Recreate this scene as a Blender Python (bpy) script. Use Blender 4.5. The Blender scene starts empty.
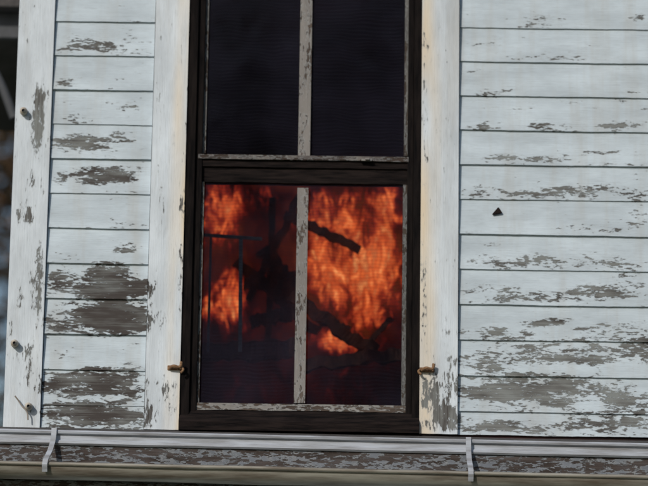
import bpy, math, random
from mathutils import Vector, noise, Matrix
random.seed(7)
sc = bpy.context.scene
# ---------------------------------------------------------------- survey of the facade
S = 0.004; F = 2650.0; P = math.radians(11.7); R = math.radians(0.85); ZC = 3.8; D = S*F
CAM = Vector((0, -D*math.cos(P), ZC-D*math.sin(P)))
def sv(u, v, y=0.0):
    du, dv = u-324.0, 243.0-v
    a = du*math.cos(R)-dv*math.sin(R); b = du*math.sin(R)+dv*math.cos(R)
    d = Vector((a, F*math.cos(P)-b*math.sin(P), F*math.sin(P)+b*math.cos(P)))
    t = (y-CAM.y)/d.y
    return (CAM.x+t*d.x, CAM.z+t*d.z)
def X(u, v=215, y=0.0): return sv(u, v, y)[0]
def Z(v, u=324, y=0.0): return sv(u, v, y)[1]

# ---------------------------------------------------------------- node helpers
class NT:
    def __init__(s, name):
        s.m = bpy.data.materials.new(name); s.m.use_nodes = True
        s.t = s.m.node_tree; s.t.nodes.clear()
        s.out = s.t.nodes.new('ShaderNodeOutputMaterial')
        s.tc = s.t.nodes.new('ShaderNodeTexCoord')
    def n(s, typ, **kw):
        x = s.t.nodes.new(typ)
        for k, v in kw.items(): setattr(x, k, v)
        return x
    def l(s, a, b): s.t.links.new(a, b)
    def put(s, sock, v):
        if isinstance(v, (int, float, tuple, list)): sock.default_value = v
        else: s.l(v, sock)
    def noise(s, scale=(1,1,1), sc=1.0, detail=6, rough=0.6, loc=(0,0,0), dist=0.0):
        mp = s.n('ShaderNodeMapping'); mp.inputs['Scale'].default_value = scale; mp.inputs['Location'].default_value = loc
        s.l(s.tc.outputs['Object'], mp.inputs['Vector'])
        nz = s.n('ShaderNodeTexNoise'); nz.inputs['Scale'].default_value = sc
        nz.inputs['Detail'].default_value = detail; nz.inputs['Roughness'].default_value = rough; nz.inputs['Distortion'].default_value = dist
        s.l(mp.outputs[0], nz.inputs['Vector']); return nz.outputs['Fac']
    def math(s, op, a, b=0.0, c=0.0, clamp=False):
        x = s.n('ShaderNodeMath', operation=op, use_clamp=clamp)
        s.put(x.inputs[0], a); s.put(x.inputs[1], b); s.put(x.inputs[2], c); return x.outputs[0]
    def rng(s, v, a, b, c=0.0, d=1.0):
        x = s.n('ShaderNodeMapRange'); x.clamp = True
        s.put(x.inputs['Value'], v)
        for k, q in zip(('From Min','From Max','To Min','To Max'), (a,b,c,d)): x.inputs[k].default_value = q
        return x.outputs[0]
    def mix(s, f, a, b, typ='MIX'):
        x = s.n('ShaderNodeMix', data_type='RGBA', blend_type=typ)
        s.put(x.inputs[0], f)
        s.put(x.inputs[6], a if not isinstance(a, tuple) else (*a[:3], 1)); s.put(x.inputs[7], b if not isinstance(b, tuple) else (*b[:3], 1))
        return x.outputs[2]
    def attr(s, name):
        x = s.n('ShaderNodeAttribute'); x.attribute_name = name; return x.outputs['Fac']
    def finish(s, col, rough=0.6, height=None, bs=0.5, bd=0.002, metal=0.0, spec=0.4):
        b = s.n('ShaderNodeBsdfPrincipled')
        s.put(b.inputs['Base Color'], col if not isinstance(col, tuple) else (*col[:3], 1)); s.put(b.inputs['Roughness'], rough)
        b.inputs['Metallic'].default_value = metal; b.inputs['Specular IOR Level'].default_value = spec
        if height is not None:
            bp = s.n('ShaderNodeBump'); bp.inputs['Strength'].default_value = bs; bp.inputs['Distance'].default_value = bd
            s.put(bp.inputs['Height'], height); s.l(bp.outputs[0], b.inputs['Normal'])
        s.l(b.outputs[0], s.out.inputs[0]); return s.m

def peeling(name, paint=(0.66,0.74,0.83), vertical=False, amp=2.0, base=0.0, warm=0.0, woodA=(0.045,0.042,0.043), woodB=(0.23,0.25,0.25), checks=0.0, sx=9, sz=34):
    g = NT(name)
    def o(x, z): return (z, 10, x) if vertical else (x, 10, z)
    n1 = g.noise(o(sx, sz), 1, 5, 0.70, dist=0.35)
    n2 = g.noise(o(38, 120), 1, 3, 0.6, (3,1,7))
    peel = g.attr('peel')
    v = g.math('MULTIPLY_ADD', g.math('SUBTRACT', n1, 0.5), amp, peel)
    v = g.math('MULTIPLY_ADD', g.math('SUBTRACT', n2, 0.5), amp*0.6, v)
    v = g.math('ADD', v, base)
    fine = g.noise(o(14, 230), 1, 3, 0.7, (8,3,3))
    if checks > 0:
        v = g.math('MULTIPLY_ADD', g.rng(fine, 0.58, 0.75), checks, v)
    mask = g.rng(v, 0.46, 0.56)
    under = g.rng(v, 0.28, 0.47)            # thin worn paint rim
    gr = g.noise(o(2.5, 190), 1, 4, 0.7, (2,2,2))
    gr2 = g.noise(o(5, 18), 1, 3, 0.6, (7,2,5))
    tone = g.attr('tone')
    t = g.math('MULTIPLY_ADD', g.math('SUBTRACT', gr2, 0.5), 2.6, tone)
    t = g.math('MULTIPLY_ADD', g.math('SUBTRACT', gr, 0.5), 2.0, t)
    t = g.math('ADD', t, 0.0, clamp=True)
    wood = g.mix(t, woodA, woodB)
    wood = g.mix(g.rng(gr2, 0.5, 0.75, 0.18, 0), wood, (0.13,0.10,0.08))
    dirt = g.noise(o(3, 9), 1, 4, 0.65, (5,5,1))
    pc = g.mix(g.rng(dirt, 0.35, 0.72), paint, tuple(c*0.72 for c in paint))
    st = g.noise((11,10,1.2), 1, 4, 0.6, (4,0,0))
    pc = g.mix(g.rng(st, 0.50, 0.8, 0, 0.50), pc, (0.40,0.38,0.34))
    pc = g.mix(g.rng(fine, 0.54, 0.75, 0, 0.50), pc, tuple(c*0.55 for c in paint))
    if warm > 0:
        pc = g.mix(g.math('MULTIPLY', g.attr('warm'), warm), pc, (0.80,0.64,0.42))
    pc = g.mix(g.math('MULTIPLY', under, 0.38), pc, (0.38,0.41,0.43))
    col = g.mix(mask, pc, wood)
    ph = g.math('SUBTRACT', 1.0, g.rng(v, 0.47, 0.53))
    h = g.math('MULTIPLY_ADD', gr, 0.35, ph)
    h = g.math('MULTIPLY_ADD', fine, 0.35, h)
    h = g.math('MULTIPLY_ADD', dirt, 0.3, h)
    rough = g.rng(mask, 0, 1, 0.6, 0.9)
    return g.finish(col, rough, h, 0.9, 0.0024, spec=0.3)

def simple(name, c1, c2, scale=(20,20,20), rough=0.7, bd=0.002, metal=0.0, lo=0.35, hi=0.65, spec=0.4, det=4):
    g = NT(name); n = g.noise(scale, 1, det, 0.65)
    return g.finish(g.mix(g.rng(n, lo, hi), c1, c2), rough, n if bd > 0 else None, 0.7, bd, metal, spec)

M_SIDE = peeling('peeling_siding_paint', (0.59,0.685,0.765), False, 2.0, 0.01)
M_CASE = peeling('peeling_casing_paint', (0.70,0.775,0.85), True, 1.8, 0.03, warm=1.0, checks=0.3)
M_SASH = peeling('weathered_sash_paint', (0.25,0.235,0.225), True, 2.4, 0.30, woodA=(0.025,0.018,0.015), woodB=(0.13,0.105,0.09), checks=0.5)
M_STIL = peeling('sash_stile_paint', (0.10,0.10,0.10), True, 2.4, 0.40, woodA=(0.012,0.009,0.008), woodB=(0.06,0.05,0.042), checks=0.5)
M_LIP = peeling('meeting_rail_paint', (0.10,0.085,0.08), False, 2.4, 0.40, woodA=(0.012,0.008,0.008), woodB=(0.05,0.036,0.03), checks=0.5)
M_RAIL = peeling('weathered_rail_paint', (0.26,0.25,0.24), False, 2.4, 0.45, woodA=(0.02,0.014,0.012), woodB=(0.11,0.085,0.07), checks=0.4)
M_CHAR = simple('charred_frame_wood', (0.003,0.0025,0.003), (0.013,0.010,0.0095), (60,60,8), 0.9, spec=0.12)
M_CHARH = simple('charred_sill_wood', (0.003,0.0025,0.003), (0.020,0.0145,0.0135), (8,30,90), 0.9, spec=0.12)
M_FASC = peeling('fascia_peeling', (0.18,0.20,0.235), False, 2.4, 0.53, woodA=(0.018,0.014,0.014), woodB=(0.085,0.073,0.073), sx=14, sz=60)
M_GUT = simple('gutter_metal', (0.36,0.35,0.31), (0.14,0.115,0.09), (3,20,30), 0.5, 0.001, 0.2)
M_TRIM = simple('drip_trim_white_metal', (0.46,0.50,0.57), (0.22,0.22,0.23), (4,20,50), 0.4, 0.001, 0.0, 0.4, 0.7)
M_RUST = simple('rusty_iron', (0.14,0.07,0.035), (0.28,0.17,0.09), (120,120,120), 0.8)
M_ROOM = simple('scorched_plaster', (0.06,0.03,0.03), (0.012,0.008,0.008), (2,2,3), 0.95, 0.0, det=2)
M_BEAM = simple('charred_beam_wood', (0.012,0.006,0.005), (0.05,0.022,0.016), (30,30,30), 0.9)
M_RAILB = simple('steel_blue_paint', (0.16,0.27,0.38), (0.08,0.12,0.18), (30,30,30), 0.5)
M_SHING = simple('asphalt_shingles', (0.05,0.048,0.05), (0.09,0.085,0.085), (40,40,40), 0.95)
M_GRASS = simple('lawn', (0.05,0.075,0.025), (0.10,0.10,0.045), (3,3,3), 0.95, 0.0)
M_BARK = simple('tree_bark', (0.07,0.055,0.045), (0.14,0.11,0.09), (20,20,5), 0.95, 0.0)
M_WIRE = simple('wire_sheath', (0.30,0.27,0.24), (0.20,0.17,0.14), (30,30,10), 0.6, 0.0005)
M_PORC = simple('porcelain', (0.6,0.57,0.5), (0.42,0.36,0.3), (60,60,60), 0.4, 0.0005)
M_SOFF = simple('soffit_dark_paint', (0.05,0.045,0.045), (0.025,0.022,0.022), (6,6,6), 0.8)
M_EAVE = simple('eave_fascia_paint', (0.08,0.085,0.10), (0.04,0.045,0.05), (6,6,6), 0.7)
M_WHITE2 = simple('side_wall_paint', (0.5,0.56,0.64), (0.36,0.40,0.46), (6,6,6), 0.6)

# ---------------------------------------------------------------- mesh helpers
def empty(name):
    e = bpy.data.objects.new(name, None); sc.collection.objects.link(e); e.empty_display_size = 0.1; return e
def mesh(name, vs, fs, mat, parent=None, smooth=False):
    m = bpy.data.meshes.new(name); m.from_pydata(vs, [], fs); m.update()
    if smooth:
        for p in m.polygons: p.use_smooth = True
    o = bpy.data.objects.new(name, m); sc.collection.objects.link(o)
    if mat: m.materials.append(mat)
    if parent: o.parent = parent
    return o
def box(name, x0, x1, y0, y1, z0, z1, mat, parent=None, bev=0.0):
    vs = [(x,y,z) for x in (x0,x1) for y in (y0,y1) for z in (z0,z1)]
    fs = [(0,1,3,2),(4,6,7,5),(0,4,5,1),(2,3,7,6),(0,2,6,4),(1,5,7,3)]
    o = mesh(name, vs, fs, mat, parent)
    if bev > 0:
        b = o.modifiers.new('bevel', 'BEVEL'); b.width = bev; b.segments = 2
    return o

BLOBS = []   # (x, z, rx, rz, strength, tone)
def blob(u, v, ru, rv, s=0.6, t=0.5):
    x, z = sv(u, v); BLOBS.append((x, z, ru*S*1.08, rv*S*1.08, s+0.03, t))
for b in [ # left siding
 (100,46,26,7,.50,.5),(70,51,12,3,.4,.4),(128,40,8,5,.3,.4),(65,86,10,3,.35,.5),(75,121,14,3,.4,.5),(132,106,8,4,.35,.5),
 (85,143,32,8,.62,.65),(122,140,14,8,.4,.6),(105,176,30,8,.72,.22),(60,178,7,8,.45,.4),(140,170,7,6,.3,.4),(122,222,12,5,.4,.4),
 (125,250,14,5,.5,.4),(70,258,12,3,.3,.5),(105,272,20,8,.6,.25),(112,288,36,11,.72,.14),(62,283,14,10,.55,.5),
 (112,318,36,15,.82,.08),(62,322,18,10,.5,.45),(125,345,14,5,.25,.4),(65,352,12,6,.3,.5),(125,366,14,3,.4,.4),
 (95,384,48,13,.66,.30),(125,395,18,6,.5,.3),(95,415,46,9,.74,.20),(65,425,20,5,.5,.4),(130,425,15,6,.5,.4),
 # right siding
 (540,21,30,4,.35,.6),(640,17,12,4,.5,.4),(485,45,20,5,.30,.6),(560,56,40,3,.38,.6),(480,70,14,4,.3,.6),(500,93,26,3,.48,.6),(640,92,15,3,.42,.6),
 (548,127,18,3,.55,.5),(620,127,26,3,.4,.6),(480,128,15,3,.4,.6),(530,160,40,4,.38,.7),(610,156,30,4,.35,.7),
 (580,190,40,5,.50,.5),(540,195,50,4,.42,.6),(628,193,20,4,.45,.5),(480,190,18,4,.35,.6),(600,228,40,4,.32,.6),(640,215,10,12,.38,.7),
 (530,262,58,6,.48,.8),(610,262,36,5,.43,.8),(500,246,15,4,.25,.6),(500,292,38,5,.40,.7),(600,292,40,6,.50,.7),(560,301,70,3,.43,.6),(630,280,18,6,.38,.6),
 (548,322,18,4,.65,.5),(615,330,40,7,.42,.7),(500,334,40,6,.44,.75),(560,355,72,11,.52,.75),(640,350,22,12,.62,.6),(490,362,36,9,.47,.75),
 (530,391,78,14,.66,.7),(625,398,34,11,.54,.75),(480,388,20,10,.5,.7),(500,427,50,5,.52,.7),(610,424,50,8,.50,.6),(640,408,14,8,.4,.6),
 # corner board
 (38,120,7,30,.62,.8),(27,40,4,14,.22,.5),(28,215,8,10,.5,.8),(40,255,4,14,.5,.8),(38,290,6,26,.52,.8),(20,300,5,12,.3,.7),(33,180,5,14,.3,.6),(30,360,6,22,.37,.7),(14,330,5,16,.2,.7),
 # casings
 (430,395,9,18,.6,.8),(445,418,14,12,.64,.8),(436,425,12,8,.5,.8),(448,385,8,16,.38,.7),(424,300,3,40,.28,.4),(424,120,3,60,.24,.4),(149,415,4,16,.5,.4),(183,250,3,120,.22,.3),(160,200,4,30,.15,.5),(170,400,10,16,.24,.5),
 ]: blob(*b)

def field(x, z):
    s = 0.0; t = 0.0; w = 1e-5
    for (bx, bz, rx, rz, st, tn) in BLOBS:
        dx = (x-bx)/rx
        if abs(dx) > 2.2: continue
        dz = (z-bz)/rz
        d = dx*dx+dz*dz
        if d > 4.5: continue
        g = math.exp(-d*d*0.5) if d < 3 else 0
        s = max(s, st*g); t += tn*g*g; w += g*g
    return s, (t/w if w > 1e-3 else 0.6)

def plank(name, x0, x1, z0, z1, ytop, ybot, yback, mat, parent, step=0.02, nz=5, edge='h', jit=0.0012, warmx=None):
    nx = max(2, int((x1-x0)/step)); vs = []; peel = []; tone = []; warm = []
    seed = random.random()*100; off = random.uniform(-0.06, 0.06); tl = random.uniform(-.0025,.0025)
    for j in range(nz+1):
        fz = j/nz
        for i in range(nx+1):
            x = x0+(x1-x0)*i/nx
            z = z0+(z1-z0)*fz
            y = ybot+(ytop-ybot)*fz
            wob = noise.noise(Vector((x*2.3, seed, 0.3)))*jit*2
            y += wob*(1-fz)*1.2 + noise.noise(Vector((x*1.1, z*1.1, seed)))*jit
            if j == 0: z += noise.noise(Vector((x*5, seed+3, 0)))*jit*1.8 + noise.noise(Vector((x*40, seed+3, 0)))*jit*0.9 + (tl*(x-x0) if edge == 'h' else 0)
            vs.append((x, y, z))
            s, t = field(x, z)
            if edge == 'h': s += 0.15*max(0, 1-fz*5) + off
            peel.append(s); tone.append(t)
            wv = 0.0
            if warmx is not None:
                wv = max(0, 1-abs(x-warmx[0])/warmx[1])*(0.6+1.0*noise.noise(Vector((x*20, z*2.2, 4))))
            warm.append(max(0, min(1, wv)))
    fs = []
    for j in range(nz):
        for i in range(nx):
            a = j*(nx+1)+i; fs.append((a, a+1, a+nx+2, a+nx+1))
    ring = [i for i in range(nx+1)]+[(nx)+j*(nx+1) for j in range(1, nz+1)]+[nz*(nx+1)+i for i in range(nx-1, -1, -1)]+[j*(nx+1) for j in range(nz-1, 0, -1)]
    base = len(vs)
    for r in ring:
        vs.append((vs[r][0], yback, vs[r][2])); peel.append(peel[r]); tone.append(tone[r]); warm.append(warm[r])
    n = len(ring)
    for k in range(n):
        fs.append((ring[k], base+k, base+(k+1) % n, ring[(k+1) % n]))
    o = mesh(name, vs, fs, mat, parent)
    for nm, arr in (('peel', peel), ('tone', tone), ('warm', warm)):
        a = o.data.attributes.new(nm, 'FLOAT', 'POINT'); a.data.foreach_set('value', arr)
    return o

# ---------------------------------------------------------------- house
house = empty('clapboard_house')
XC0, XC1 = X(12), X(48)          # corner board
XL0, XL1 = X(150.5), X(184.5)    # left casing
XR0, XR1 = X(420.5), X(458)      # right casing
XEND = 4.6
zt, zb = Z(26), Z(409.5); pitch = (zt-zb)/11
Z_BOT = Z(433.5)
Z_HEAD = Z(-95); Z_HEADTOP = Z_HEAD+0.15
ZTOP = 6.0
rows = []
z = zt+pitch*int((ZTOP-zt)/pitch)
while z > 0.35:
    rows.append((z-pitch, z)); z -= pitch
def course(a, b, z0, z1, fine=True):
    plank('clapboard', a, b, z0, z1+0.008, -0.005+random.uniform(-.001,.001), -0.0138+random.uniform(-.0025,.002), -0.001, M_SIDE, house, 0.018 if fine else 0.15, 6)
for (z0, z1) in rows:
    vis = z1 > Z_BOT-0.05 and z0 < Z(-10)
    if z0 >= Z_HEADTOP-pitch*0.5 or z1 < Z_BOT:
        course(XC1+0.002, XEND, z0, z1, False)
    else:
        zz0 = max(z0, Z_BOT+0.002)
        if z1-zz0 < 0.02: continue
        course(XC1+0.003, XL0-0.003, zz0, z1, vis)
        course(XR1+0.003, XEND, zz0, z1, vis)
def wallbox(n, a, b, c, d): box(n, a, b, 0.0, 0.12, c, d, M_ROOM, house)
WX0, WX1, WZ0, WZ1 = XL1-0.01, XR0+0.01, Z(431), Z_HEAD+0.01
wallbox('wall_left', XC0+0.02, WX0, 0, 6.1); wallbox('wall_right', WX1, XEND, 0, 6.1)
wallbox('wall_below', WX0, WX1, 0, WZ0); wallbox('wall_above', WX0, WX1, WZ1, 6.1)
plank('corner_board', XC0, XC1, 0.3, ZTOP+0.05, -0.026, -0.026, 0.0, M_CASE, house, 0.012, 300, 'v', 0.001)
box('corner_board_return', XC0-0.001, XC0+0.019, -0.0, 0.12, 0.3, 6.05, M_WHITE2, house)
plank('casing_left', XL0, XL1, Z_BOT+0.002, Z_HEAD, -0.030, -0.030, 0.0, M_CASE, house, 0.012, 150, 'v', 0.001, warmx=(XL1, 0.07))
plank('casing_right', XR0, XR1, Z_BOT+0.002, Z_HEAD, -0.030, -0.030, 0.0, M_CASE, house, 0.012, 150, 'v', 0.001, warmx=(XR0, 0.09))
plank('casing_head', XL0-0.02, XR1+0.02, Z_HEAD+0.001, Z_HEADTOP, -0.034, -0.034, 0.0, M_CASE, house, 0.03, 6, 'v', 0.001)
box('side_wall', XC0+0.02, XC0+0.14, 0.121, 7, 0, 6.1, M_WHITE2, house)
box('far_side_wall', XEND-0.12, XEND, 0.121, 7, 0, 6.1, M_WHITE2, house)
box('back_wall', XC0+0.14, XEND-0.12, 6.88, 7, 0, 6.1, M_WHITE2, house)
xa, xb = XC0-0.35, XEND+0.3
vs = [(xa,-0.3,5.95),(xb,-0.3,5.95),(xb,3.5,8.6),(xa,3.5,8.6),(xa,7.3,5.95),(xb,7.3,5.95)]
roof = mesh('roof', vs, [(0,1,2,3),(3,2,5,4)], M_SHING, house)
sm = roof.modifiers.new('s','SOLIDIFY'); sm.thickness = 0.15; sm.offset = 1
mesh('gable', [(XC0+0.03,0,6.1),(XC0+0.03,7,6.1),(XC0+0.03,3.5,8.4)], [(0,1,2)], M_WHITE2, house)
RX0, RX1, RY0, RY1, RZ0, RZ1 = XC0+0.16, 2.6, 0.121, 3.4, 2.45, 5.3
mesh('room', [(RX0,RY0,RZ0),(RX1,RY0,RZ0),(RX1,RY1,RZ0),(RX0,RY1,RZ0),(RX0,RY0,RZ1),(RX1,RY0,RZ1),(RX1,RY1,RZ1),(RX0,RY1,RZ1)],
     [(0,1,2,3),(4,7,6,5),(1,5,6,2),(2,6,7,3),(3,7,4,0)], M_ROOM, house)

# ---------------------------------------------------------------- window
win = empty('window'); win.parent = house
box('jamb_left', XL1-0.004, X(194), -0.022, 0.11, WZ0, WZ1, M_CHAR, win, 0.002)
box('jamb_right', X(413), XR0+0.004, -0.022, 0.11, WZ0, WZ1, M_CHAR, win, 0.002)
box('blind_stop_left', X(194), X(201), -0.008, 0.10, WZ0, WZ1, M_CHAR, win, 0.003)
box('blind_stop_right', X(407), X(413), -0.008, 0.10, WZ0, WZ1, M_CHAR, win, 0.003)
def vplank(n, u0, u1, v0, v1, y, mat, yb=0.06, vm=215):
    return plank(n, X(u0,vm), X(u1,vm), Z(v1), Z(v0), y, y, yb, mat, win, 0.01, 60, 'v', 0.0014)
def hplank(n, u0, u1, v0, v1, y, mat, yb=0.06):
    return plank(n, X(u0), X(u1), Z(v1), Z(v0), y, y, yb, mat, win, 0.012, 4, 'x', 0.0014)
vplank('upper_stile_left', 201, 204, -85, 154, 0.006, M_STIL)
vplank('upper_stile_right', 403.5, 407, -85, 154, 0.006, M_STIL)
vplank('upper_muntin', 297, 309, -85, 156, 0.004, M_SASH)
hplank('meeting_rail_lip', 197, 408, 156.5, 161, -0.012, M_LIP)
hplank('meeting_rail', 198, 408, 161.2, 168, -0.002, M_CHARH)
hplank('lower_top_rail', 201, 407, 168.3, 183, 0.008, M_CHARH)
vplank('lower_stile_left', 201, 203.5, 183.2, 404, 0.006, M_STIL)
vplank('lower_stile_right', 403, 407, 183.2, 404, 0.006, M_STIL)
vplank('lower_muntin', 297, 308, 188, 403, 0.003, M_SASH)
hplank('lower_bottom_rail', 197, 407, 404.5, 411.5, 0.0, M_RAIL)
hplank('head_rail', 200, 408, -95, -85.2, 0.004, M_RAIL)
xl, zl = sv(366, 160, -0.014)
box('sash_latch', xl-0.024, xl+0.024, -0.024, -0.0135, zl-0.006, zl+0.003, M_SASH, win, 0.002)
box('latch_thumb', xl-0.004, xl+0.014, -0.032, -0.0245, zl-0.003, zl+0.005, M_SASH, win, 0.002)
zs0, zs1 = Z(433), Z(412)
vs = [(XL1,-0.045,zs0),(XR0,-0.045,zs0),(XR0,-0.045,zs0+0.035),(XL1,-0.045,zs0+0.035),(XR0,-0.004,zs1),(XL1,-0.004,zs1),(XL1,0.11,zs1),(XR0,0.11,zs1),(XL1,0.11,zs0),(XR0,0.11,zs0)]
mesh('sill', vs, [(0,1,2,3),(3,2,4,5),(5,4,7,6),(0,8,9,1),(0,3,5,6,8),(1,9,7,4,2),(8,6,7,9)], M_CHARH, win)
g = NT('window_glass')
tr = g.n('ShaderNodeBsdfTransparent'); tr.inputs[0].default_value = (0.90,0.85,0.86,1)
gl = g.n('ShaderNodeBsdfGlossy'); gl.inputs['Roughness'].default_value = 0.05; gl.inputs[0].default_value = (0.6,0.58,0.62,1)
fr = g.n('ShaderNodeFresnel'); fr.inputs[0].default_value = 1.4
bp = g.n('ShaderNodeBump'); bp.inputs['Strength'].default_value = 0.3; bp.inputs['Distance'].default_value = 0.012
g.l(g.noise((3,3,3),1,2), bp.inputs['Height']); g.l(bp.outputs[0], gl.inputs['Normal'])
mx = g.n('ShaderNodeMixShader'); g.l(fr.outputs[0], mx.inputs[0]); g.l(tr.outputs[0], mx.inputs[1]); g.l(gl.outputs[0], mx.inputs[2]); g.l(mx.outputs[0], g.out.inputs[0])
M_GLASS = g.m
g = NT('insect_screen_mesh')
wv = g.n('ShaderNodeTexWave'); wv.wave_type='BANDS'; wv.bands_direction='Z'; wv.inputs['Scale'].default_value = 22; wv.inputs['Distortion'].default_value = 9; wv.inputs['Detail'].default_value = 1; wv.inputs['Detail Scale'].default_value=0.3
g.l(g.tc.outputs['Object'], wv.inputs['Vector'])
ns = g.noise((2.2,2,2),1,3,0.6,(3,3,3))
dens = g.math('MULTIPLY_ADD', wv.outputs['Fac'], 0.10, 0.28)
dens = g.math('MULTIPLY_ADD', g.math('SUBTRACT', ns, 0.5), 0.4, dens)
tr = g.n('ShaderNodeBsdfTransparent'); df = g.n('ShaderNodeBsdfDiffuse')
g.l(g.mix(g.rng(ns,0.3,0.7), (0.007,0.007,0.009), (0.034,0.032,0.052)), df.inputs[0])
mx = g.n('ShaderNodeMixShader'); g.l(dens, mx.inputs[0]); g.l(tr.outputs[0], mx.inputs[1]); g.l(df.outputs[0], mx.inputs[2]); g.l(mx.outputs[0], g.out.inputs[0])
M_SCREEN = g.m
for nm, y, m in (('insect_screen', 0.016, M_SCREEN), ('glass', 0.030, M_GLASS)):
    mesh(nm+'_upper', [(X(200),y,Z(158)),(X(408),y,Z(158)),(X(408),y,Z(-90)),(X(200),y,Z(-90))], [(0,1,2,3)], m, win)
    mesh(nm+'_lower', [(X(200),y,Z(408)),(X(408),y,Z(408)),(X(408),y,Z(175)),(X(200),y,Z(175))], [(0,1,2,3)], m, win)

# ---------------------------------------------------------------- fire
fire = empty('fire')
def flame_mat(name, off, power, a1=2.1, a2=1.0, soft=0.15, opac=1.0):
    g = NT(name)
    burn = g.attr('burn')
    n1 = g.noise((10,6,4.6), 1, 3, 0.55, (off,0,off), 1.8)
    v = g.math('MULTIPLY_ADD', g.math('SUBTRACT', n1, 0.5), a1, burn)
    if a2 > 0:
        n2 = g.noise((26,20,13), 1, 2, 0.5, (off,3,off), 1.6)
        v = g.math('MULTIPLY_ADD', g.math('SUBTRACT', n2, 0.5), a2, v)
    i = g.rng(v, soft, 1.25)
    i = g.math('MULTIPLY', i, g.rng(burn, 0.02, 0.35))
    cr = g.n('ShaderNodeValToRGB'); e = cr.color_ramp.elements
    e[0].position = 0; e[0].color = (0.20,0.012,0.012,1); e[1].position = 1; e[1].color = (1,0.42,0.14,1)
    x = e.new(0.35); x.color = (0.55,0.04,0.018,1); x = e.new(0.65); x.color = (0.95,0.17,0.04,1)
    g.l(i, cr.inputs[0])
    em = g.n('ShaderNodeEmission'); g.l(cr.outputs[0], em.inputs[0]); g.put(em.inputs[1], g.math('MULTIPLY', i, power))
    tr = g.n('ShaderNodeBsdfTransparent'); mx = g.n('ShaderNodeMixShader')
    g.l(g.rng(i, 0.0, 0.6, 0, opac), mx.inputs[0]); g.l(tr.outputs[0], mx.inputs[1]); g.l(em.outputs[0], mx.inputs[2]); g.l(mx.outputs[0], g.out.inputs[0])
    g.m.cycles.emission_sampling = 'NONE'
    return g.m
HB = [(222,212,18,30,.92),(215,240,10,12,.7),(230,300,14,24,.9),(208,300,6,18,.8),(262,200,20,16,.35),(240,330,20,18,.35),
      (345,275,32,34,1.05),(378,262,22,42,1.05),(350,225,42,30,.85),(385,210,20,26,.75),(322,262,15,38,.9),(338,340,28,10,1.0),(362,345,14,8,.9),
      (365,312,22,18,.85),(320,205,14,18,.6),(240,290,34,60,.22),(350,280,60,90,.32),(260,390,60,20,.15),(340,390,60,20,.18)]
HG = [(350,265,75,90,.9),(225,255,50,80,.55),(300,310,120,120,.40),(285,183,50,14,.6),(300,395,110,40,.34)]  # smoke sheets: firelight on the haze put in as dim red emission
for si, (y, fac, HH, args) in enumerate(((0.85,0.82,HB,(1.85,)),(1.1,1.0,HB,(1.9,)),(1.5,1.0,HG,(0.22,0.8,0.0,-0.1)),(0.36,0.9,HG,(0.14,1.2,0.0,-0.1,0.20)))):
    hb = []
    for (u,v,ru,rv,s) in HH:
        x, z = sv(u, v, y); hb.append((x,z,ru*S*1.08,rv*S*1.08,s))
    x0, z0 = sv(150, 470, y); x1, z1 = sv(450, 140, y)
    nx, nz = 90, 100; vs=[]; ht=[]
    for j in range(nz+1):
        for i in range(nx+1):
            x = x0+(x1-x0)*i/nx; z = z0+(z1-z0)*j/nz
            yy = y+0.05*math.sin(x*9+si)+0.04*noise.noise(Vector((x*4,z*2,si)))
            vs.append((x,yy,z)); h=0
            for (bx,bz,rx,rz,s) in hb:
                d=((x-bx)/rx)**2+((z-bz)/rz)**2
                if d<7: h=max(h,s*math.exp(-d*0.65))
            ed = min(1, i/8, (nx-i)/8, j/8, (nz-j)/8)
            ht.append(h*fac*ed)
    fs=[(j*(nx+1)+i, j*(nx+1)+i+1, (j+1)*(nx+1)+i+1, (j+1)*(nx+1)+i) for j in range(nz) for i in range(nx)]
    o = mesh('flame_sheet' if si < 2 else 'smoke_emission_glow', vs, fs, flame_mat('flame_%d'%si, si*3.7, *args), fire, True)
    a = o.data.attributes.new('burn','FLOAT','POINT'); a.data.foreach_set('value', ht)

def bar(name, p, q, w, mat, parent=None, d=None):
    p, q = Vector(p), Vector(q); ax = (q-p).normalized(); side = ax.cross(Vector((0,1,0))).normalized(); dep = Vector((0,1,0)); d = d or w
    n = 30; vs=[]; rough = 0.4 if mat == M_BEAM else 0.1
    for i in range(n+1):
        c = p.lerp(q, i/n)
        if mat == M_BEAM: c = c + side*w*0.35*noise.noise(Vector((i*0.25, p.x*7, p.z*5)))
        for sx, sy in ((-1,-1),(1,-1),(1,1),(-1,1)):
            r = 1+rough*noise.noise(Vector((i*0.45+p.z*9, sx*3, sy*2+p.x)))
            vs.append(c+side*sx*w*0.5*r+dep*sy*d*0.5*r)
    fs=[(0,3,2,1),(4*n,4*n+1,4*n+2,4*n+3)]
    for i in range(n):
        for k in range(4): fs.append((4*i+k,4*i+(k+1)%4,4*i+4+(k+1)%4,4*i+4+k))
    return mesh(name,vs,fs,mat,parent)
def p3(u,v,y): x,z=sv(u,v,y); return (x,y,z)
deb = empty('collapsed_roof_timbers')
for k,(a,b,w_) in enumerate((
  (p3(285,214,.62),p3(360,250,.76),.036),(p3(290,296,.5),p3(376,352,.6),.050),(p3(296,366,.5),p3(412,352,.6),.05),
  (p3(236,262,.6),p3(318,332,.66),.042),(p3(190,352,.55),p3(300,350,.6),.07),(p3(248,300,.66),p3(300,196,.66),.03),
  (p3(262,250,.7),p3(300,300,.7),.07),(p3(244,282,.7),p3(292,286,.7),.05),(p3(272,198,.7),p3(268,352,.7),.028),
  (p3(312,314,.66),p3(350,330,.7),.03),(p3(352,360,.66),p3(392,318,.7),.022),(p3(250,322,.6),p3(300,312,.6),.05))):
    bar('timber_%d'%(k+1), a, b, w_, M_BEAM, deb)
rl = empty('bed_rail')
bar('top_bar', p3(203,235,.32), p3(262,239,.32), 0.013, M_RAILB, rl)
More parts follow.
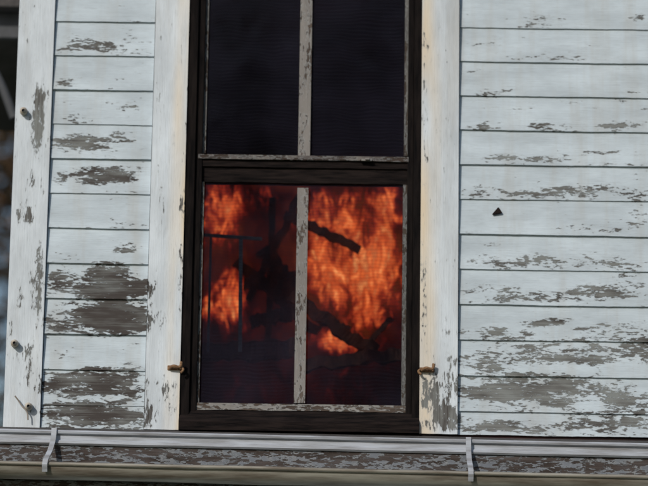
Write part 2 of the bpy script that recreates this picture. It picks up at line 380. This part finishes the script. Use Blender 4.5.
bar('post', p3(241,236,.32), p3(240,352,.32), 0.015, M_RAILB, rl)
bar('post_2', p3(211,236,.32), p3(208,352,.32), 0.010, M_RAILB, rl)

# ---------------------------------------------------------------- pent roof edge, gutter
SL = -math.tan(math.radians(0.45))
def strip(name, x0, x1, prof, mat, parent, step=0.05, smooth=False, closed=True, slope=SL, cap=True):
    n = int((x1-x0)/step); vs=[]; m=len(prof)
    for i in range(n+1):
        x = x0+(x1-x0)*i/n
        dz = slope*x+0.0026*noise.noise(Vector((x*2,m,0))); dy = 0.004*noise.noise(Vector((x*1.5,9,m)))
        for (y,z) in prof: vs.append((x,y+dy,z+dz))
    fs=[]
    for i in range(n):
        for k in range(m if closed else m-1):
            a=i*m+k; b=i*m+(k+1)%m; fs.append((a,a+m,b+m,b))
    if closed and cap: fs += [tuple(range(m)), tuple(n*m+k for k in reversed(range(m)))]
    return mesh(name,vs,fs,mat,parent,smooth)
def zy(v,y): return sv(324,v,y)[1]
G0, G1 = X(-30), XEND
yf = -0.16
zA, zB, zC_ = zy(436.5,yf), zy(451,yf), zy(473,yf)
strip('pent_roof', G0, G1, [(-0.017,zA+0.03),(-0.017,zA-0.02),(yf+0.02,zA-0.03),(yf+0.02,zA-0.002)], M_SHING, house)
strip('drip_trim', G0, G1, [(yf+0.018,zA),(yf-0.016,zA),(yf-0.020,zA-0.006),(yf-0.018,zA-0.013),(yf-0.006,zA-0.018),(yf-0.006,zA-0.036),(yf-0.012,zA-0.040),(yf-0.013,zA-0.050),(yf-0.006,zB),(yf+0.018,zB)], M_TRIM, house)
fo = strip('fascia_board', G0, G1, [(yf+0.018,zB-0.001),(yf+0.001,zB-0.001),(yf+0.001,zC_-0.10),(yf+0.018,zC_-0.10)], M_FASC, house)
for nm in ('peel','tone','warm'):
    a=fo.data.attributes.new(nm,'FLOAT','POINT'); a.data.foreach_set('value',[0.5 if nm=='tone' else 0.0]*len(fo.data.vertices))
strip('soffit', G0, G1, [(-0.017,zC_-0.10),(-0.017,zC_-0.085),(yf+0.017,zC_-0.085),(yf+0.017,zC_-0.10)], M_SOFF, house)
gut = empty('rain_gutter'); gut.parent = house
yg = yf-0.065; zg = zy(470, yg-0.055); rr = 0.055
prof=[]
for i in range(15):
    a = math.pi*i/14; prof.append((yg+rr*math.cos(a), zg-rr*math.sin(a)))
tro = strip('trough', G0, G1, prof, M_GUT, gut, smooth=True, closed=False)
sm = tro.modifiers.new('s','SOLIDIFY'); sm.thickness=0.002
bead=[(yg-rr-0.004+0.008*math.cos(t*math.pi/4), zg+0.008*math.sin(t*math.pi/4)) for t in range(8)]
strip('front_bead', G0, G1, bead, M_GUT, gut, smooth=True)
def strap(u, lean):
    x = X(u, 450, yf); w=0.010; dz = SL*x
    path=[(yf-0.022,zA+0.006,0),(yf-0.026,zA-0.02,0),(yf-0.024,zA-0.05,.2),(yf-0.05,zB-0.03,.5),(yg-rr-0.012,zg+0.012,.9),(yg-rr-0.015,zg-0.004,1),(yg-rr-0.004,zg-0.03,1)]
    vs=[]
    for (y,z,t) in path:
        for s in (-1,1): vs.append((x+lean*t+s*w,y,z+dz))
    fs=[(2*i,2*i+1,2*i+3,2*i+2) for i in range(len(path)-1)]
    o=mesh('hanger_strap',vs,fs,M_TRIM,gut); m=o.modifiers.new('s','SOLIDIFY'); m.thickness=0.004
for u,l in ((54,-0.02),(468,0.004),(880,0)): strap(u,l)

# ---------------------------------------------------------------- small hardware
def tube(name, pts, r, mat, parent=None):
    c = bpy.data.curves.new(name,'CURVE'); c.dimensions='3D'; c.bevel_depth=r; c.bevel_resolution=3
    s=c.splines.new('BEZIER'); s.bezier_points.add(len(pts)-1)
    for b,p in zip(s.bezier_points,pts): b.co=p; b.handle_left_type=b.handle_right_type='AUTO'
    c.materials.append(mat); o=bpy.data.objects.new(name,c); sc.collection.objects.link(o)
    if parent: o.parent=parent
    return o
def lathe(name, c, prof, mat, parent, n=14):
    vs=[]; m=len(prof)
    for i in range(n):
        a=2*math.pi*i/n
        for (r,h) in prof: vs.append((c[0]+r*math.cos(a), c[1]-h, c[2]+r*math.sin(a)))
    fs=[(i*m+k,i*m+k+1,((i+1)%n)*m+k+1,((i+1)%n)*m+k) for i in range(n) for k in range(m-1)]
    fs.append(tuple(i*m+m-1 for i in range(n)))
    return mesh(name,vs,fs,mat,parent,True)
for nm,u,v,sg in (('shutter_hinge',175,368,-1),('shutter_hinge',427,370,1)):
    e = empty(nm); e.parent = house
    x,z = sv(u,v,-0.03)
    box('pin_plate', x-0.03, x+0.03, -0.036, -0.0295, z-0.010, z+0.010, M_RUST, e, 0.003)
    tube('pintle', [(x-0.022,-0.04,z-0.004),(x-0.005,-0.055,z+0.004),(x+0.02,-0.052,z+0.002),(x+0.026,-0.05,z+0.022)], 0.006, M_RUST, e)
    tube('hook', [(x-0.026*sg,-0.04,z),(x-0.034*sg,-0.05,z-0.01),(x-0.024*sg,-0.052,z-0.022)], 0.005, M_RUST, e)
    lathe('screw', (x+0.012,-0.036,z-0.003), [(0.006,0),(0.006,0.002),(0.003,0.004)], M_RUST, e)
cab = empty('service_cable')
def run(y, pts): return [(sv(u,v,y)[0], y, sv(u,v,y)[1]) for u,v in pts]
tube('drop_wire', run(-0.05, ((15,396),(18,400),(22,406),(27,412),(28,420))), 0.003, M_WIRE, cab)
pf=[(0.005,0),(0.014,0.004),(0.016,0.010),(0.010,0.015),(0.010,0.020),(0.015,0.024),(0.014,0.031),(0.006,0.034)]
for u,v in ((15,344),(29,407),(24,112)):
    x,z=sv(u,v,-0.03)
    lathe('insulator',(x,-0.026,z),pf,M_PORC,cab)
x,z=sv(497,212,-0.015)
mesh('dark_mark',[(x-0.020,-0.0165,z-0.010),(x-0.015,-0.018,z-0.014),(x+0.008,-0.020,z+0.017),(x+0.003,-0.019,z+0.018),(x+0.019,-0.021,z-0.001),(x+0.020,-0.0205,z-0.006)],[(0,1,2,3),(1,5,4,2)],M_CHARH,house)  # small dark bird-shaped piece set just off the siding

ev = empty('side_wing_eave'); ev.parent=house
xe=XC0-0.03
box('fascia', -2.6, xe, 1.2, 1.24, zy(42,1.2), zy(18,1.2), M_EAVE, ev)
box('soffit', -2.6, xe, 1.24, 3.0, zy(40,1.2), zy(36,1.2), M_SOFF, ev)
box('roof_slab', -2.7, xe, 1.1, 3.1, zy(18,1.2)+0.004, zy(-10,1.2), M_SHING, ev)
box('wing_wall', -2.6, xe, 2.9, 3.0, zy(108,2.9), zy(36,1.2), M_SOFF, ev)
tube('brace', run(1.15, ((-40,10),(0,82),(14,118))), 0.02, M_EAVE, ev)

# ---------------------------------------------------------------- trees, ground
def tree(name, cx, cy, h, rad, nleaf, cols, seed, ls=0.11, lo=.28, spread=.14):
    rnd=random.Random(seed); t=empty(name)
    vs=[]; fs=[]
    def limb(p,q,r0,r1):
        ax=(q-p).normalized(); a=ax.orthogonal().normalized(); b=ax.cross(a); o=len(vs)
        for c,r in ((p,r0),(p.lerp(q,.5)+a*0.08*(q-p).length*rnd.uniform(-1,1),(r0+r1)/2),(q,r1)):
            for k in range(7):
                w=2*math.pi*k/7; vs.append(c+a*r*math.cos(w)+b*r*math.sin(w))
        for s in range(2):
            for k in range(7): fs.append((o+s*7+k,o+s*7+(k+1)%7,o+s*7+7+(k+1)%7,o+s*7+7+k))
    base=Vector((cx,cy,0)); top=Vector((cx,cy,h*0.85)); limb(base,Vector((cx,cy,h*.4)),.22,.16); limb(Vector((cx,cy,h*.4)),top,.16,.04)
    tips=[top]
    for i in range(22):
        z=h*rnd.uniform(lo,.8); a=rnd.uniform(0,6.28); L=rad*rnd.uniform(.5,1)
        p=Vector((cx,cy,z)); q=p+Vector((math.cos(a)*L,math.sin(a)*L,L*rnd.uniform(.1,.6))); limb(p,q,.06,.02); tips.append(q)
        for j in range(3):
            q2=p.lerp(q,rnd.uniform(.4,1)); q3=q2+Vector((rnd.uniform(-1,1),rnd.uniform(-1,1),rnd.uniform(-.2,1)))*rad*.35; limb(q2,q3,.025,.008); tips.append(q3)
    mesh('trunk_and_limbs',vs,fs,M_BARK,t)
    lv=[];lf=[]
    for i in range(nleaf):
        c=rnd.choice(tips)+Vector((rnd.gauss(0,1),rnd.gauss(0,1),rnd.gauss(0,.8)))*rad*spread
        a=Vector((rnd.uniform(-1,1),rnd.uniform(-1,1),rnd.uniform(-1,1))).normalized(); b=a.orthogonal().normalized()
        s=ls*rnd.uniform(.6,1.3); o=len(lv); lv+= [c-a*s,c+b*s*.5,c+a*s,c-b*s*.5]; lf.append((o,o+1,o+2,o+3))
    m=simple(name+'_leaf',cols[0],cols[1],(1.5,1.5,1.5),0.7,0.0,det=1)
    mesh('foliage',lv,lf,m,t)
AUT=((0.15,0.075,0.03),(0.07,0.06,0.03)); GRN=((0.045,0.06,0.02),(0.10,0.07,0.025))
tree('autumn_tree',-4.0,12,10,3.2,26000,AUT,3,0.06,.28,.2)
tree('autumn_tree',-7.5,21,15,4.5,16000,AUT,21,0.14,.12,.25)
# unseen trees added behind the camera to darken the reflection in the glass
tree('added_reflection_tree',0.5,-26,13,5.0,9000,GRN,12,0.22,.2,.2)
tree('added_reflection_tree',-7.5,-30,12,4.5,5000,GRN,13,0.22,.2,.2)
tree('added_reflection_tree',8,-27,13,4.5,5000,AUT,14,0.22,.2,.2)
n=24; gv=[(-300+600*i/n,-300+600*j/n,-0.02) for j in range(n+1) for i in range(n+1)]
mesh('ground',gv,[(j*(n+1)+i,j*(n+1)+i+1,(j+1)*(n+1)+i+1,(j+1)*(n+1)+i) for j in range(n) for i in range(n)],M_GRASS)

# ---------------------------------------------------------------- light, camera
sd = Vector((-0.50,-0.80,0.52)).normalized()
w=bpy.data.worlds.new('World'); sc.world=w; w.use_nodes=True
nt=w.node_tree; bg=nt.nodes['Background']; sky=nt.nodes.new('ShaderNodeTexSky'); sky.sky_type='NISHITA'; sky.sun_disc=False
sky.sun_elevation=math.asin(sd.z); sky.sun_rotation=math.atan2(sd.x,sd.y)
nt.links.new(sky.outputs[0],bg.inputs[0]); bg.inputs[1].default_value=0.085
L=bpy.data.lights.new('sun','SUN'); L.energy=2.5; L.angle=math.radians(0.6); L.color=(1,0.93,0.83)
lo=bpy.data.objects.new('sun',L); sc.collection.objects.link(lo); lo.rotation_euler=sd.to_track_quat('Z','Y').to_euler(); lo.location=(-8,-15,12)
cd=bpy.data.cameras.new('camera'); co=bpy.data.objects.new('camera',cd); sc.collection.objects.link(co); sc.camera=co
cd.sensor_width=36; cd.lens=36*F/648; cd.clip_end=1000
cd.dof.use_dof=True; cd.dof.focus_distance=10.2; cd.dof.aperture_fstop=1.5     # long lens, focus a touch short: soft snapshot
co.location=CAM
co.rotation_euler=(Matrix.Rotation(math.radians(90)+P,4,'X') @ Matrix.Rotation(R,4,'Z')).to_euler()
sc.view_settings.view_transform='Standard'; sc.view_settings.look='None'; sc.view_settings.exposure=0
